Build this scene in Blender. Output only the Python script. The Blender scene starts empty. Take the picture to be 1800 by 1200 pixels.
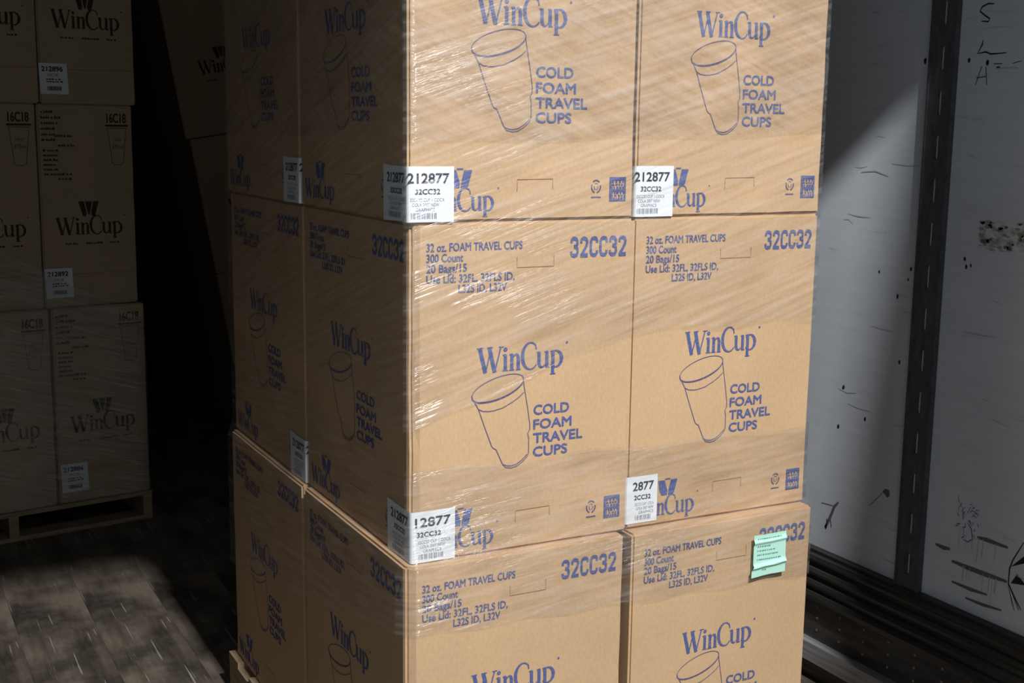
import bpy, bmesh, math, random
from mathutils import Matrix, Vector, noise

random.seed(7)
S = bpy.context.scene
COL = S.collection

# ------------------------------------------------------------------ camera
FPX = 2203.7
yaw, pitch, roll = 0.484233, 0.166730, 0.013032
cy_, sy_, cp_, sp_ = math.cos(yaw), math.sin(yaw), math.cos(pitch), math.sin(pitch)
fwd = Vector((sy_ * cp_, cy_ * cp_, -sp_))
rt = Vector((cy_, -sy_, 0))
up = rt.cross(fwd)
rt, up = rt * math.cos(roll) + up * math.sin(roll), up * math.cos(roll) - rt * math.sin(roll)
cam_d = bpy.data.cameras.new('camera')
cam_d.sensor_width = 36.0
cam_d.lens = FPX * 36.0 / 1800.0
cam_d.clip_start = 0.02
cam = bpy.data.objects.new('camera', cam_d)
COL.objects.link(cam)
M = Matrix((rt, up, -fwd)).transposed().to_4x4()
M.translation = Vector((-0.9279, -2.1887, 1.646))
cam.matrix_world = M
S.camera = cam

# ------------------------------------------------------------------ world, lamp, exposure
W = bpy.data.worlds.new('dock_ambient')
S.world = W
W.use_nodes = True
bg = W.node_tree.nodes['Background']
bg.inputs[0].default_value = (0.74, 0.87, 1.0, 1)
bg.inputs[1].default_value = 0.32

lamp_d = bpy.data.lights.new('dock_lamp', 'SPOT')
lamp_d.energy = 1830.0
lamp_d.color = (1.0, 0.985, 0.97)
lamp_d.shadow_soft_size = 0.11
lamp_d.spot_size = math.radians(70)
lamp_d.spot_blend = 0.3
lamp = bpy.data.objects.new('dock_lamp', lamp_d)
COL.objects.link(lamp)
LP = Vector((0.04, -4.0, 5.27))
lamp.location = LP
lamp.rotation_euler = (Vector((0.3, 0.6, 0.6)) - LP).to_track_quat('-Z', 'Y').to_euler()

S.view_settings.view_transform = 'Standard'
S.view_settings.look = 'None'
S.view_settings.gamma = 1.0
S.view_settings.use_curve_mapping = False
S.view_settings.exposure = 0.0

# ------------------------------------------------------------------ materials
def mat(name):
    m = bpy.data.materials.new(name)
    m.use_nodes = True
    nt = m.node_tree
    return m, nt, nt.nodes['Principled BSDF']

def node(nt, typ, **kw):
    n = nt.nodes.new(typ)
    for k, v in kw.items():
        if k in n.inputs:
            n.inputs[k].default_value = v
        else:
            setattr(n, k, v)
    return n

def ramp(nt, fac, stops):
    r = nt.nodes.new('ShaderNodeValToRGB')
    e = r.color_ramp.elements
    e[0].position, e[0].color = stops[0][0], (*stops[0][1], 1)
    e[1].position, e[1].color = stops[-1][0], (*stops[-1][1], 1)
    for p, c in stops[1:-1]:
        x = e.new(p)
        x.color = (*c, 1)
    nt.links.new(fac, r.inputs[0])
    return r.outputs[0]

def noisy(name, c1, c2, scale=(1, 1, 1), nscale=10, rough=0.7, bump=0.0, metallic=0.0, detail=4, lo=0.35, hi=0.65, spec=0.3, bscale=None):
    m, nt, b = mat(name)
    tc = node(nt, 'ShaderNodeTexCoord')
    mp = node(nt, 'ShaderNodeMapping')
    mp.inputs['Scale'].default_value = scale
    nt.links.new(tc.outputs['Object'], mp.inputs[0])
    n = node(nt, 'ShaderNodeTexNoise', Scale=nscale, Detail=detail)
    nt.links.new(mp.outputs[0], n.inputs['Vector'])
    nt.links.new(ramp(nt, n.outputs['Fac'], [(lo, c1), (hi, c2)]), b.inputs['Base Color'])
    b.inputs['Roughness'].default_value = rough
    b.inputs['Metallic'].default_value = metallic
    b.inputs['Specular IOR Level'].default_value = spec
    if bump:
        bn = node(nt, 'ShaderNodeBump', Strength=bump, Distance=0.004)
        src = n
        if bscale:
            src = node(nt, 'ShaderNodeTexNoise', Scale=bscale, Detail=3)
            nt.links.new(mp.outputs[0], src.inputs['Vector'])
        nt.links.new(src.outputs['Fac'], bn.inputs['Height'])
        nt.links.new(bn.outputs[0], b.inputs['Normal'])
    return m

def plain(name, c, rough=0.6, metallic=0.0, spec=0.3):
    m, nt, b = mat(name)
    b.inputs['Base Color'].default_value = (*c, 1)
    b.inputs['Roughness'].default_value = rough
    b.inputs['Metallic'].default_value = metallic
    b.inputs['Specular IOR Level'].default_value = spec
    return m

def ink(name, c, paper, keep=0.86):
    # printed ink with worn, speckled coverage
    m, nt, b = mat(name)
    tc = node(nt, 'ShaderNodeTexCoord')
    n = node(nt, 'ShaderNodeTexNoise', Scale=260.0, Detail=2.0)
    nt.links.new(tc.outputs['Object'], n.inputs['Vector'])
    pale = tuple(c[i] + (paper[i] - c[i]) * 0.45 for i in range(3))
    nt.links.new(ramp(nt, n.outputs['Fac'], [(0.30, c), (0.55, c), (0.75, pale)]), b.inputs['Base Color'])
    b.inputs['Roughness'].default_value = 0.7
    b.inputs['Specular IOR Level'].default_value = 0.15
    return m

KR = (0.60, 0.408, 0.238)
def cardboard(name, c):
    m, nt, b = mat(name)
    tc = node(nt, 'ShaderNodeTexCoord')
    n1 = node(nt, 'ShaderNodeTexNoise', Scale=3.5, Detail=3.0)
    nt.links.new(tc.outputs['Object'], n1.inputs['Vector'])
    mp = node(nt, 'ShaderNodeMapping')
    mp.inputs['Scale'].default_value = (1, 1, 0.55)
    nt.links.new(tc.outputs['Object'], mp.inputs[0])
    n2 = node(nt, 'ShaderNodeTexNoise', Scale=170.0, Detail=3.0)
    nt.links.new(mp.outputs[0], n2.inputs['Vector'])
    ad = node(nt, 'ShaderNodeMath', operation='ADD')
    nt.links.new(n1.outputs['Fac'], ad.inputs[0])
    nt.links.new(n2.outputs['Fac'], ad.inputs[1])
    hf = node(nt, 'ShaderNodeMath', operation='MULTIPLY')
    hf.inputs[1].default_value = 0.5
    nt.links.new(ad.outputs[0], hf.inputs[0])
    d = tuple(x * 0.90 for x in c)
    l = tuple(min(1, x * 1.07) for x in c)
    nt.links.new(ramp(nt, hf.outputs[0], [(0.36, d), (0.64, l)]), b.inputs['Base Color'])
    b.inputs['Roughness'].default_value = 0.75
    b.inputs['Specular IOR Level'].default_value = 0.2
    bn = node(nt, 'ShaderNodeBump', Strength=0.12, Distance=0.002)
    nt.links.new(n2.outputs['Fac'], bn.inputs['Height'])
    nt.links.new(bn.outputs[0], b.inputs['Normal'])
    return m

def film(name, angle=0.0, haze=0.05, gloss=0.075, bump=0.62, rough=0.24, run=4.0):
    # clear stretch film: mostly transparent, glossy on its fine stretched pleats
    m, nt, b = mat(name)
    nt.nodes.remove(b)
    out = nt.nodes['Material Output']
    uv = node(nt, 'ShaderNodeUVMap')
    mp = node(nt, 'ShaderNodeMapping')
    mp.inputs['Rotation'].default_value = (0, 0, angle)
    nt.links.new(uv.outputs[0], mp.inputs[0])
    sc = node(nt, 'ShaderNodeMapping')
    sc.inputs['Scale'].default_value = (run, 75.0, 1)
    nt.links.new(mp.outputs[0], sc.inputs[0])
    n = node(nt, 'ShaderNodeTexNoise', Scale=1.0, Detail=4.0, Roughness=0.55)
    n.inputs['Distortion'].default_value = 0.25
    nt.links.new(sc.outputs[0], n.inputs['Vector'])
    sc2 = node(nt, 'ShaderNodeMapping')
    sc2.inputs['Scale'].default_value = (5.0, 9.0, 1)
    nt.links.new(mp.outputs[0], sc2.inputs[0])
    nb = node(nt, 'ShaderNodeTexNoise', Scale=1.0, Detail=2.0)
    nt.links.new(sc2.outputs[0], nb.inputs['Vector'])
    # pleated patches
    mk = node(nt, 'ShaderNodeMapRange')
    mk.inputs['From Min'].default_value, mk.inputs['From Max'].default_value = 0.36, 0.60
    nt.links.new(nb.outputs['Fac'], mk.inputs['Value'])
    bs = node(nt, 'ShaderNodeMath', operation='MULTIPLY_ADD')
    nt.links.new(mk.outputs[0], bs.inputs[0])
    bs.inputs[1].default_value = bump
    bs.inputs[2].default_value = bump * 0.12
    bn = node(nt, 'ShaderNodeBump', Distance=0.022)
    nt.links.new(bs.outputs[0], bn.inputs['Strength'])
    nt.links.new(n.outputs['Fac'], bn.inputs['Height'])
    gl = node(nt, 'ShaderNodeBsdfGlossy', Roughness=rough)
    nt.links.new(bn.outputs[0], gl.inputs['Normal'])
    fm = node(nt, 'ShaderNodeMath', operation='MULTIPLY_ADD', use_clamp=True)
    nt.links.new(mk.outputs[0], fm.inputs[0])
    fm.inputs[1].default_value = gloss
    fm.inputs[2].default_value = gloss * 0.3
    tr = node(nt, 'ShaderNodeBsdfTransparent')
    nt.links.new(ramp(nt, n.outputs['Fac'], [(0.28, (0.86, 0.855, 0.85)), (0.44, (0.985, 0.985, 0.985)), (0.75, (0.995, 0.995, 0.995))]), tr.inputs[0])
    df = node(nt, 'ShaderNodeBsdfDiffuse')
    df.inputs['Color'].default_value = (0.85, 0.87, 0.9, 1)
    hz = node(nt, 'ShaderNodeMapRange')
    hz.inputs['From Min'].default_value, hz.inputs['From Max'].default_value = 0.45, 0.75
    hz.inputs['To Min'].default_value, hz.inputs['To Max'].default_value = haze * 0.25, haze * 2.4
    nt.links.new(n.outputs['Fac'], hz.inputs['Value'])
    m1 = node(nt, 'ShaderNodeMixShader')
    nt.links.new(hz.outputs[0], m1.inputs[0])
    nt.links.new(tr.outputs[0], m1.inputs[1])
    nt.links.new(df.outputs[0], m1.inputs[2])
    m2 = node(nt, 'ShaderNodeMixShader')
    nt.links.new(fm.outputs[0], m2.inputs[0])
    nt.links.new(m1.outputs[0], m2.inputs[1])
    nt.links.new(gl.outputs[0], m2.inputs[2])
    nt.links.new(m2.outputs[0], out.inputs['Surface'])
    return m

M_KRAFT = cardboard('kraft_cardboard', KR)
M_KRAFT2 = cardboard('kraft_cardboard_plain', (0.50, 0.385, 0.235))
M_BLUE = ink('blue_print', (0.088, 0.118, 0.30), KR)
M_BLUELINE = ink('blue_line_print', (0.11, 0.095, 0.22), KR)
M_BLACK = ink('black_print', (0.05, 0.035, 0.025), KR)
M_CUT = plain('perforation_cut', (0.25, 0.14, 0.06), 0.9)
M_LABEL = plain('white_label_paper', (0.86, 0.90, 0.94), 0.5)
M_LTEXT = plain('label_print', (0.03, 0.04, 0.06), 0.6)
M_LGREY = plain('label_small_print', (0.28, 0.32, 0.37), 0.6)
M_GREEN = plain('mint_paper', (0.50, 0.86, 0.72), 0.6)
M_WALL = None
M_POST = noisy('dark_steel', (0.075, 0.075, 0.083), (0.125, 0.125, 0.135), (1, 3, 1), 30, 0.6, 0.1, 0.0, lo=0.3, hi=0.75)
M_SLOT = plain('pale_slot_backing', (0.75, 0.74, 0.72), 0.6)
M_SCUFF = noisy('dark_aluminium', (0.050, 0.048, 0.047), (0.10, 0.098, 0.096), (40, 1.0, 40), 3, 0.42, 0.0, 0.55, spec=0.5)
M_RAIL = noisy('pale_galvanised_rail', (0.30, 0.30, 0.31), (0.50, 0.50, 0.51), (30, 1, 30), 3, 0.5, 0.0, 0.3)
M_SCREW = plain('screw_steel', (0.35, 0.34, 0.33), 0.35, 0.7)
M_WOOD = noisy('pallet_wood', (0.30, 0.225, 0.135), (0.46, 0.36, 0.23), (2, 2, 30), 3, 0.8, 0.2)
M_DARK = plain('marker_black', (0.02, 0.02, 0.025), 0.7)
M_GRIME = plain('rubber_scuff', (0.14, 0.145, 0.155), 0.8)
M_GRIME2 = plain('brown_stain', (0.30, 0.30, 0.25), 0.9)
M_WHITE = plain('white_liner', (0.62, 0.64, 0.66), 0.6)
M_PAD = plain('black_foam', (0.03, 0.03, 0.03), 0.9)
M_CONC = noisy('concrete', (0.22, 0.21, 0.20), (0.32, 0.31, 0.30), (1, 1, 1), 4, 0.9)

def wall_paint():
    m, nt, b = mat('painted_liner')
    tc = node(nt, 'ShaderNodeTexCoord')
    mp = node(nt, 'ShaderNodeMapping')
    mp.inputs['Scale'].default_value = (1, 2.2, 16)
    nt.links.new(tc.outputs['Object'], mp.inputs[0])
    n = node(nt, 'ShaderNodeTexNoise', Scale=2.6, Detail=6.0, Roughness=0.7)
    nt.links.new(mp.outputs[0], n.inputs['Vector'])
    n2 = node(nt, 'ShaderNodeTexNoise', Scale=1.6, Detail=4.0)
    nt.links.new(tc.outputs['Object'], n2.inputs['Vector'])
    c1 = ramp(nt, n.outputs['Fac'], [(0.26, (0.42, 0.435, 0.45)), (0.36, (0.70, 0.755, 0.83)), (0.7, (0.76, 0.82, 0.90))])
    c2 = ramp(nt, n2.outputs['Fac'], [(0.3, (0.86, 0.86, 0.85)), (0.7, (1, 1, 1))])
    mx = node(nt, 'ShaderNodeMix', data_type='RGBA', blend_type='MULTIPLY')
    mx.inputs['Factor'].default_value = 1.0
    nt.links.new(c1, mx.inputs['A'])
    nt.links.new(c2, mx.inputs['B'])
    nt.links.new(mx.outputs['Result'], b.inputs['Base Color'])
    b.inputs['Roughness'].default_value = 0.5
    b.inputs['Specular IOR Level'].default_value = 0.3
    return m
M_WALL = wall_paint()

def floor_wood():
    m, nt, b = mat('worn_floor_wood')
    tc = node(nt, 'ShaderNodeTexCoord')
    mp = node(nt, 'ShaderNodeMapping')
    mp.inputs['Scale'].default_value = (6, 0.9, 1)
    nt.links.new(tc.outputs['Object'], mp.inputs[0])
    n = node(nt, 'ShaderNodeTexNoise', Scale=2.2, Detail=7.0, Roughness=0.7)
    nt.links.new(mp.outputs[0], n.inputs['Vector'])
    n2 = node(nt, 'ShaderNodeTexNoise', Scale=2.6, Detail=6.0, Roughness=0.6)
    nt.links.new(tc.outputs['Object'], n2.inputs['Vector'])
    c1 = ramp(nt, n.outputs['Fac'], [(0.30, (0.068, 0.054, 0.041)), (0.5, (0.185, 0.150, 0.115)), (0.66, (0.25, 0.215, 0.175)), (0.78, (0.42, 0.39, 0.36))])
    c2 = ramp(nt, n2.outputs['Fac'], [(0.38, (0.26, 0.27, 0.29)), (0.58, (1, 1, 1))])
    mx = node(nt, 'ShaderNodeMix', data_type='RGBA', blend_type='MULTIPLY')
    mx.inputs['Factor'].default_value = 1.0
    nt.links.new(c1, mx.inputs['A'])
    nt.links.new(c2, mx.inputs['B'])
    # fine pale scratches along the boards
    mp3 = node(nt, 'ShaderNodeMapping')
    mp3.inputs['Scale'].default_value = (90, 3.0, 1)
    mp3.inputs['Rotation'].default_value = (0, 0, 0.12)
    nt.links.new(tc.outputs['Object'], mp3.inputs[0])
    n3 = node(nt, 'ShaderNodeTexNoise', Scale=1.0, Detail=2.0)
    nt.links.new(mp3.outputs[0], n3.inputs['Vector'])
    sf = node(nt, 'ShaderNodeMapRange')
    sf.inputs['From Min'].default_value, sf.inputs['From Max'].default_value = 0.66, 0.72
    nt.links.new(n3.outputs['Fac'], sf.inputs['Value'])
    mx2 = node(nt, 'ShaderNodeMix', data_type='RGBA')
    nt.links.new(sf.outputs[0], mx2.inputs['Factor'])
    nt.links.new(mx.outputs['Result'], mx2.inputs['A'])
    mx2.inputs['B'].default_value = (0.34, 0.33, 0.32, 1)
    nt.links.new(mx2.outputs['Result'], b.inputs['Base Color'])
    b.inputs['Roughness'].default_value = 0.6
    bn = node(nt, 'ShaderNodeBump', Strength=0.3, Distance=0.003)
    nt.links.new(n.outputs['Fac'], bn.inputs['Height'])
    nt.links.new(bn.outputs[0], b.inputs['Normal'])
    return m
M_FLOOR = floor_wood()

# ------------------------------------------------------------------ helpers
class MB:
    def __init__(s):
        s.v, s.f, s.uv = [], [], None
    def face(s, pts):
        i = len(s.v)
        s.v += [tuple(p) for p in pts]
        s.f.append(tuple(range(i, i + len(pts))))
    def box(s, x0, x1, y0, y1, z0, z1):
        i = len(s.v)
        s.v += [(x, y, z) for z in (z0, z1) for y in (y0, y1) for x in (x0, x1)]
        for q in ((0, 2, 3, 1), (4, 5, 7, 6), (0, 1, 5, 4), (2, 6, 7, 3), (0, 4, 6, 2), (1, 3, 7, 5)):
            s.f.append(tuple(i + k for k in q))
    def stroke(s, pts, w, wend=None):
        # flat ribbon in the (x, z) plane, facing -y; pts = (x, z) or (x, z, width)
        P = [Vector(p[:2]) for p in pts]
        n = len(P)
        wd = []
        for k, p in enumerate(pts):
            if len(p) > 2:
                wd.append(p[2])
            elif wend is not None:
                wd.append(w + (wend - w) * k / max(1, n - 1))
            else:
                wd.append(w)
        i = len(s.v)
        s.ns = getattr(s, 'ns', 0) + 1
        yy = -2e-5 * (s.ns % 40)      # overlapping strokes never share a plane
        for k in range(n):
            t = (P[min(n - 1, k + 1)] - P[max(0, k - 1)])
            if t.length < 1e-9:
                t = Vector((1, 0))
            t.normalize()
            q = Vector((-t.y, t.x)) * wd[k] / 2
            s.v += [(P[k].x - q.x, yy, P[k].y - q.y), (P[k].x + q.x, yy, P[k].y + q.y)]
        for k in range(n - 1):
            a = i + 2 * k
            s.f.append((a, a + 2, a + 3, a + 1))
    def poly(s, pts):
        s.face([(p[0], 0, p[1]) for p in pts])
    def add_mesh(s, me, fn):
        i = len(s.v)
        s.v += [fn(v.co) for v in me.vertices]
        s.f += [tuple(i + k for k in p.vertices) for p in me.polygons]
    def mesh(s, name):
        me = bpy.data.meshes.new(name)
        me.from_pydata(s.v, [], s.f)
        me.validate()
        me.update()
        return me
    def build(s, name, m, parent=None, loc=(0, 0, 0)):
        return obj(name, s.mesh(name), m, parent, loc)

def obj(name, me, m=None, parent=None, loc=(0, 0, 0), rotz=0.0, scale=(1, 1, 1)):
    if m is not None and not me.materials:
        me.materials.append(m)
    o = bpy.data.objects.new(name, me)
    COL.objects.link(o)
    o.parent = parent
    o.location = loc
    o.rotation_euler = (0, 0, rotz)
    o.scale = scale
    return o

def empty(name, loc=(0, 0, 0), rot=(0, 0, 0)):
    o = bpy.data.objects.new(name, None)
    o.empty_display_size = 0.1
    COL.objects.link(o)
    o.location = loc
    o.rotation_euler = rot
    return o

def tag(o, label=None, cat=None, group=None, kind=None):
    for k, v in (('label', label), ('category', cat), ('group', group), ('kind', kind)):
        if v:
            o[k] = v
    return o

_tc = {}
def glyphs(txt, weight=0.0):
    k = (txt, weight)
    if k not in _tc:
        c = bpy.data.curves.new('type', 'FONT')
        c.body = txt
        c.size = 1.0
        c.resolution_u = 3
        c.offset = weight
        c.fill_mode = 'FRONT'
        t = bpy.data.objects.new('type', c)
        COL.objects.link(t)
        bpy.context.view_layer.update()
        me = bpy.data.meshes.new_from_object(t.evaluated_get(bpy.context.evaluated_depsgraph_get()))
        bpy.data.objects.remove(t)
        _tc[k] = me
    return _tc[k]

def put_text(mb, txt, x0, x1, ztop, zbot, weight=0.0, slant=0.0, fit=None):
    """lay a line of type into the rectangle; weight (in cap heights) thickens the strokes; fit = text whose height is the cap height"""
    me = glyphs(txt)
    ref = glyphs(fit or txt)
    xs = [v.co.x for v in me.vertices]
    ys = [v.co.y for v in ref.vertices]
    ax, bx, ay, by = min(xs), max(xs), min(ys), max(ys)
    d = weight * (ztop - zbot)
    kx = (x1 - x0 - 2 * d) / (bx - ax)
    kz = (ztop - zbot - 2 * d) / (by - ay)
    for q in (range(8) if weight else (None,)):
        dx, dz = (d * math.cos(q * math.pi / 4), d * math.sin(q * math.pi / 4)) if q is not None else (0, 0)
        y = -4e-5 * (q or 0)
        mb.add_mesh(me, lambda c: (x0 + d + dx + (c.x - ax) * kx + slant * (c.y - ay) * kz, y, zbot + d + dz + (c.y - ay) * kz))

GOTHIC = {'C': [[(.62, .68), (.62, .78), (.53, .89), (.36, .91), (.20, .88), (.11, .76), (.10, .5), (.11, .24), (.20, .12), (.36, .09), (.53, .11), (.62, .22), (.62, .32)]],
          '3': [[(.10, .70), (.12, .82), (.22, .90), (.36, .91), (.52, .88), (.60, .76), (.58, .62), (.48, .54), (.32, .52)], [(.32, .53), (.5, .50), (.61, .40), (.62, .25), (.54, .12), (.36, .09), (.20, .11), (.11, .2), (.09, .31)]],
          '2': [[(.10, .68), (.12, .82), (.24, .91), (.38, .91), (.54, .86), (.61, .73), (.57, .59), (.40, .38), (.22, .20), (.13, .09)], [(.06, .09), (.66, .09)]]}
def put_gothic(mb, txt, x0, x1, ztop, zbot, w=0.19):
    """bold condensed numerals and capitals drawn with a brush"""
    ad = 0.80
    k = (x1 - x0) / (ad * len(txt) - 0.08)
    h = ztop - zbot
    for i, ch in enumerate(txt):
        for st in GOTHIC[ch]:
            g = MB()
            g.ns = i * 2 + GOTHIC[ch].index(st)
            g.stroke(st, w)
            j = len(mb.v)
            mb.v += [(x0 + (i * ad + x) * k, y, zbot + z * h) for x, y, z in g.v]
            mb.f += [tuple(j + q for q in f) for f in g.f]

def arc(cx, cz, rx, rz, a0, a1, n=18, w0=0.06, w1=0.06, tilt=0.0, peak=None):
    out = []
    for k in range(n + 1):
        a = math.radians(a0 + (a1 - a0) * k / n)
        x, z = rx * math.cos(a), rz * math.sin(a)
        X = cx + x * math.cos(tilt) - z * math.sin(tilt)
        Z = cz + x * math.sin(tilt) + z * math.cos(tilt)
        if peak is not None:
            w = w0 + (w1 - w0) * max(0.0, math.cos(a - math.radians(peak))) ** 1.3
        else:
            w = w0 + (w1 - w0) * k / n
        out.append((X, Z, w))
    return out

def wordmark(mb, x0, zb, cap):
    """the serif brand lettering; cap = capital height, width is 3.85 caps"""
    T, t = 0.165, 0.055
    g = MB()
    st = g.stroke
    st([(0.10, 1.0), (0.36, -0.02)], T); st([(0.36, -0.02), (0.62, 1.0)], t)
    st([(0.52, 1.0), (0.77, -0.02)], T); st([(0.77, -0.02), (1.04, 1.0)], t)
    st([(-0.02, 0.98), (0.24, 0.98)], 0.045); st([(0.44, 0.98), (0.68, 0.98)], 0.045); st([(0.94, 0.98), (1.16, 0.98)], 0.045)
    st([(1.24, 0.0), (1.24, 0.66)], 0.14); st([(1.12, 0.64), (1.26, 0.67)], 0.05); st([(1.12, 0.02), (1.37, 0.02)], 0.045)
    g.poly([(1.24 + 0.09 * math.cos(k * math.pi / 5), 0.86 + 0.09 * math.sin(k * math.pi / 5)) for k in range(10)])
    st([(1.53, 0.0), (1.53, 0.66)], 0.14); st([(1.42, 0.64), (1.55, 0.67)], 0.05); st([(1.41, 0.02), (1.64, 0.02)], 0.045)
    st([(1.57, 0.50, 0.05), (1.64, 0.60, 0.06), (1.72, 0.645, 0.08), (1.79, 0.60, 0.12), (1.82, 0.48, 0.14), (1.82, 0.0, 0.14)], 0.14)
    st([(1.71, 0.02), (1.93, 0.02)], 0.045)
    st(arc(2.37, 0.53, 0.365, 0.54, 48, 318, 26, 0.06, 0.15, 0, 180), 0.1)
    st([(2.59, 0.98), (2.63, 0.78)], 0.05)
    st([(2.76, 0.66, 0.14), (2.76, 0.22, 0.14), (2.79, 0.10, 0.12), (2.87, 0.03, 0.08), (2.96, 0.05, 0.06), (3.06, 0.16, 0.05)], 0.1)
    st([(3.12, 0.67), (3.12, 0.0)], 0.14); st([(2.65, 0.65), (2.78, 0.67)], 0.045); st([(3.01, 0.65), (3.14, 0.67)], 0.045); st([(3.10, 0.02), (3.24, 0.03)], 0.045)
    st([(3.40, 0.68), (3.40, -0.28)], 0.14); st([(3.28, 0.65), (3.42, 0.68)], 0.05); st([(3.28, -0.27), (3.53, -0.27)], 0.045)
    st(arc(3.52, 0.34, 0.28, 0.335, 140, -140, 20, 0.055, 0.15, 0, 0), 0.1)
    i = len(mb.v)
    mb.v += [(x0 + x * cap, y, zb + z * cap) for x, y, z in g.v]
    mb.f += [tuple(i + k for k in f) for f in g.f]

def emblem(mb, x0, x1, zt, zb, wide=False):
    """two leaning leaves meeting in a V"""
    w, h = x1 - x0, zt - zb
    q = lambda P: mb.poly([(x0 + a * w, zb + b * h) for a, b in P])
    if wide:
        q([(0.0, 1.0), (0.27, 1.0), (0.40, 0.2), (0.34, 0.0), (0.20, 0.0)])
        q([(0.73, 1.0), (1.0, 1.0), (0.80, 0.0), (0.66, 0.0), (0.60, 0.2)])
        q([(0.32, 1.0), (0.68, 1.0), (0.53, 0.1), (0.47, 0.1)])
    else:
        q([(0.0, 1.0), (0.32, 1.0), (0.49, 0.28), (0.46, 0.0), (0.18, 0.0), (0.06, 0.38)])
        q([(0.66, 1.0), (1.0, 1.0), (0.84, 0.12), (0.76, 0.0), (0.53, 0.0), (0.54, 0.28)])
        mb.stroke([(x0 + 0.36 * w, zb + 1.06 * h), (x0 + 0.62 * w, zb + 1.06 * h)], 0.06 * w)

# ------------------------------------------------------------------ the trailer shell
XW, XL, YR, YF, HC = 1.60, -1.02, -0.90, 8.2, 2.75
def struct(name, mb, m, label, cat):
    o = mb.build(name, m)
    tag(o, label, cat, kind='structure')
    return o

fl = empty('floor')
tag(fl, 'worn scratched dark wood plank floor of the trailer', 'floor', kind='structure')
sub = MB(); sub.box(XL, XW + 0.02, YR, YF, -0.08, -0.020); sub.build('subfloor', M_PAD, fl)
npl = 11
pw = (XW + 0.02 - XL) / npl
pm = MB(); pm.box(0.0003, pw - 0.0003, YR, YF, -0.026, 0.0)
pme = pm.mesh('plank')
for k in range(npl):
    o = obj('plank', pme, M_FLOOR, fl, (XL + k * pw, 0, 0))
mb = MB(); mb.box(-4, 5, -7.0, YR - 0.004, -0.10, -0.004)
struct('floor_dock', mb, M_CONC, 'grey concrete loading dock floor outside the trailer', 'floor')

mb = MB(); mb.box(XL, XW, YR, YF, HC, HC + 0.06)
struct('ceiling', mb, M_WHITE, 'white trailer roof above the pallets', 'ceiling')
mb = MB(); mb.box(XL - 0.05, XL, YR, YF, -0.08, HC + 0.06)
struct('wall_left', mb, plain('low_bounce_liner', (0.12, 0.12, 0.118), 0.7), 'trailer side wall on the left, darkened to cut its bounce light', 'wall')  # out of view; colour kept dark so less light bounces onto the cartons
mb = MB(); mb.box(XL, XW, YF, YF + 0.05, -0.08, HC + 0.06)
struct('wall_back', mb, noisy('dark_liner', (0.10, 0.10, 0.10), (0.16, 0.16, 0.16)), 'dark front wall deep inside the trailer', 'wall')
wr = MB(); wr.box(XW, XW + 0.05, YR, YF, -0.08, HC + 0.06)
wr = struct('wall_right', wr, M_WALL, 'grey painted trailer side wall with black scuffs and handwriting', 'wall')
mb = MB()
z0, z1 = -0.08, HC + 0.06
P8 = [(0.985, YR - 0.10, z0), (XW + 0.6, YR - 0.10, z0), (XW + 0.6, YR - 0.004, z0), (0.985, YR - 0.004, z0)]
i = len(mb.v)
mb.v += P8 + [(x + (0.165 if x < 1.2 else 0), y, z1) for x, y, z in P8]
for q in ((3, 2, 1, 0), (4, 5, 6, 7), (0, 1, 5, 4), (1, 2, 6, 5), (2, 3, 7, 6), (3, 0, 4, 7)):
    mb.f.append(q)
struct('shade_pad', mb, M_PAD, 'unseen black pad added at the trailer opening to shade the right wall', 'light blocker')  # added out of view; slanted edge shapes the lamp's shadow on the right wall

# marks on the right wall: (depth, height) polylines on the wall face, turned to face -x
def wall_marks(name, strokes, m, polys=(), eps=0.0006, w=0.004):
    g = MB()
    for st in strokes:
        ww = w
        if isinstance(st, tuple):
            st, ww = st
        g.stroke([(-y, z) + ((ww * (0.55 if k in (0, len(st) - 1) else 1.0)),) for k, (y, z) in enumerate(st)], ww)
    for p in polys:
        g.poly([(-y, z) for y, z in p])
    return obj(name, g.mesh(name), m, wr, (XW - eps, 0, 0), -math.pi / 2)

wall_marks('handwritten_letter', [[(0.085, 1.969), (0.103, 1.971), (0.122, 1.965), (0.128, 1.954), (0.111, 1.943), (0.096, 1.934), (0.099, 1.927), (0.122, 1.930)]], M_DARK)
wall_marks('handwritten_letter', [[(0.112, 1.884), (0.113, 1.873), (0.126, 1.851), (0.101, 1.854), (0.084, 1.848), (0.037, 1.849)]], M_DARK)
wall_marks('handwritten_letter', [[(0.126, 1.774), (0.110, 1.819)], [(0.097, 1.818), (0.090, 1.773)], [(0.124, 1.791), (0.095, 1.794)]], M_DARK)
wall_marks('scuff_mark', [([(0.073, 1.824), (0.047, 1.823)], 0.004), ([(0.016, 1.823), (-0.011, 1.827)], 0.003), ([(0.064, 1.815), (0.053, 1.815)], 0.006)], M_DARK)
for (y, z, r) in ((0.300, 1.840, 0.006), (0.152, 1.836, 0.0045), (0.093, 1.828, 0.005), (0.322, 1.03, 0.004), (0.42, 1.27, 0.003), (0.345, 1.21, 0.0045), (0.302, 1.29, 0.004), (0.31, 1.26, 0.003),
                  (0.535, 0.92, 0.005), (0.547, 0.80, 0.005), (0.44, 0.845, 0.004), (0.12, 1.335, 0.004), (0.113, 1.315, 0.004), (0.098, 1.32, 0.003)):
    wall_marks('dark_speck', [], M_DARK, [[(y + r * (0.8 + 0.4 * random.random()) * math.cos(a * math.pi / 4), z + 1.5 * r * (0.8 + 0.4 * random.random()) * math.sin(a * math.pi / 4)) for a in range(8)]])
rg = random.Random(3)
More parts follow.
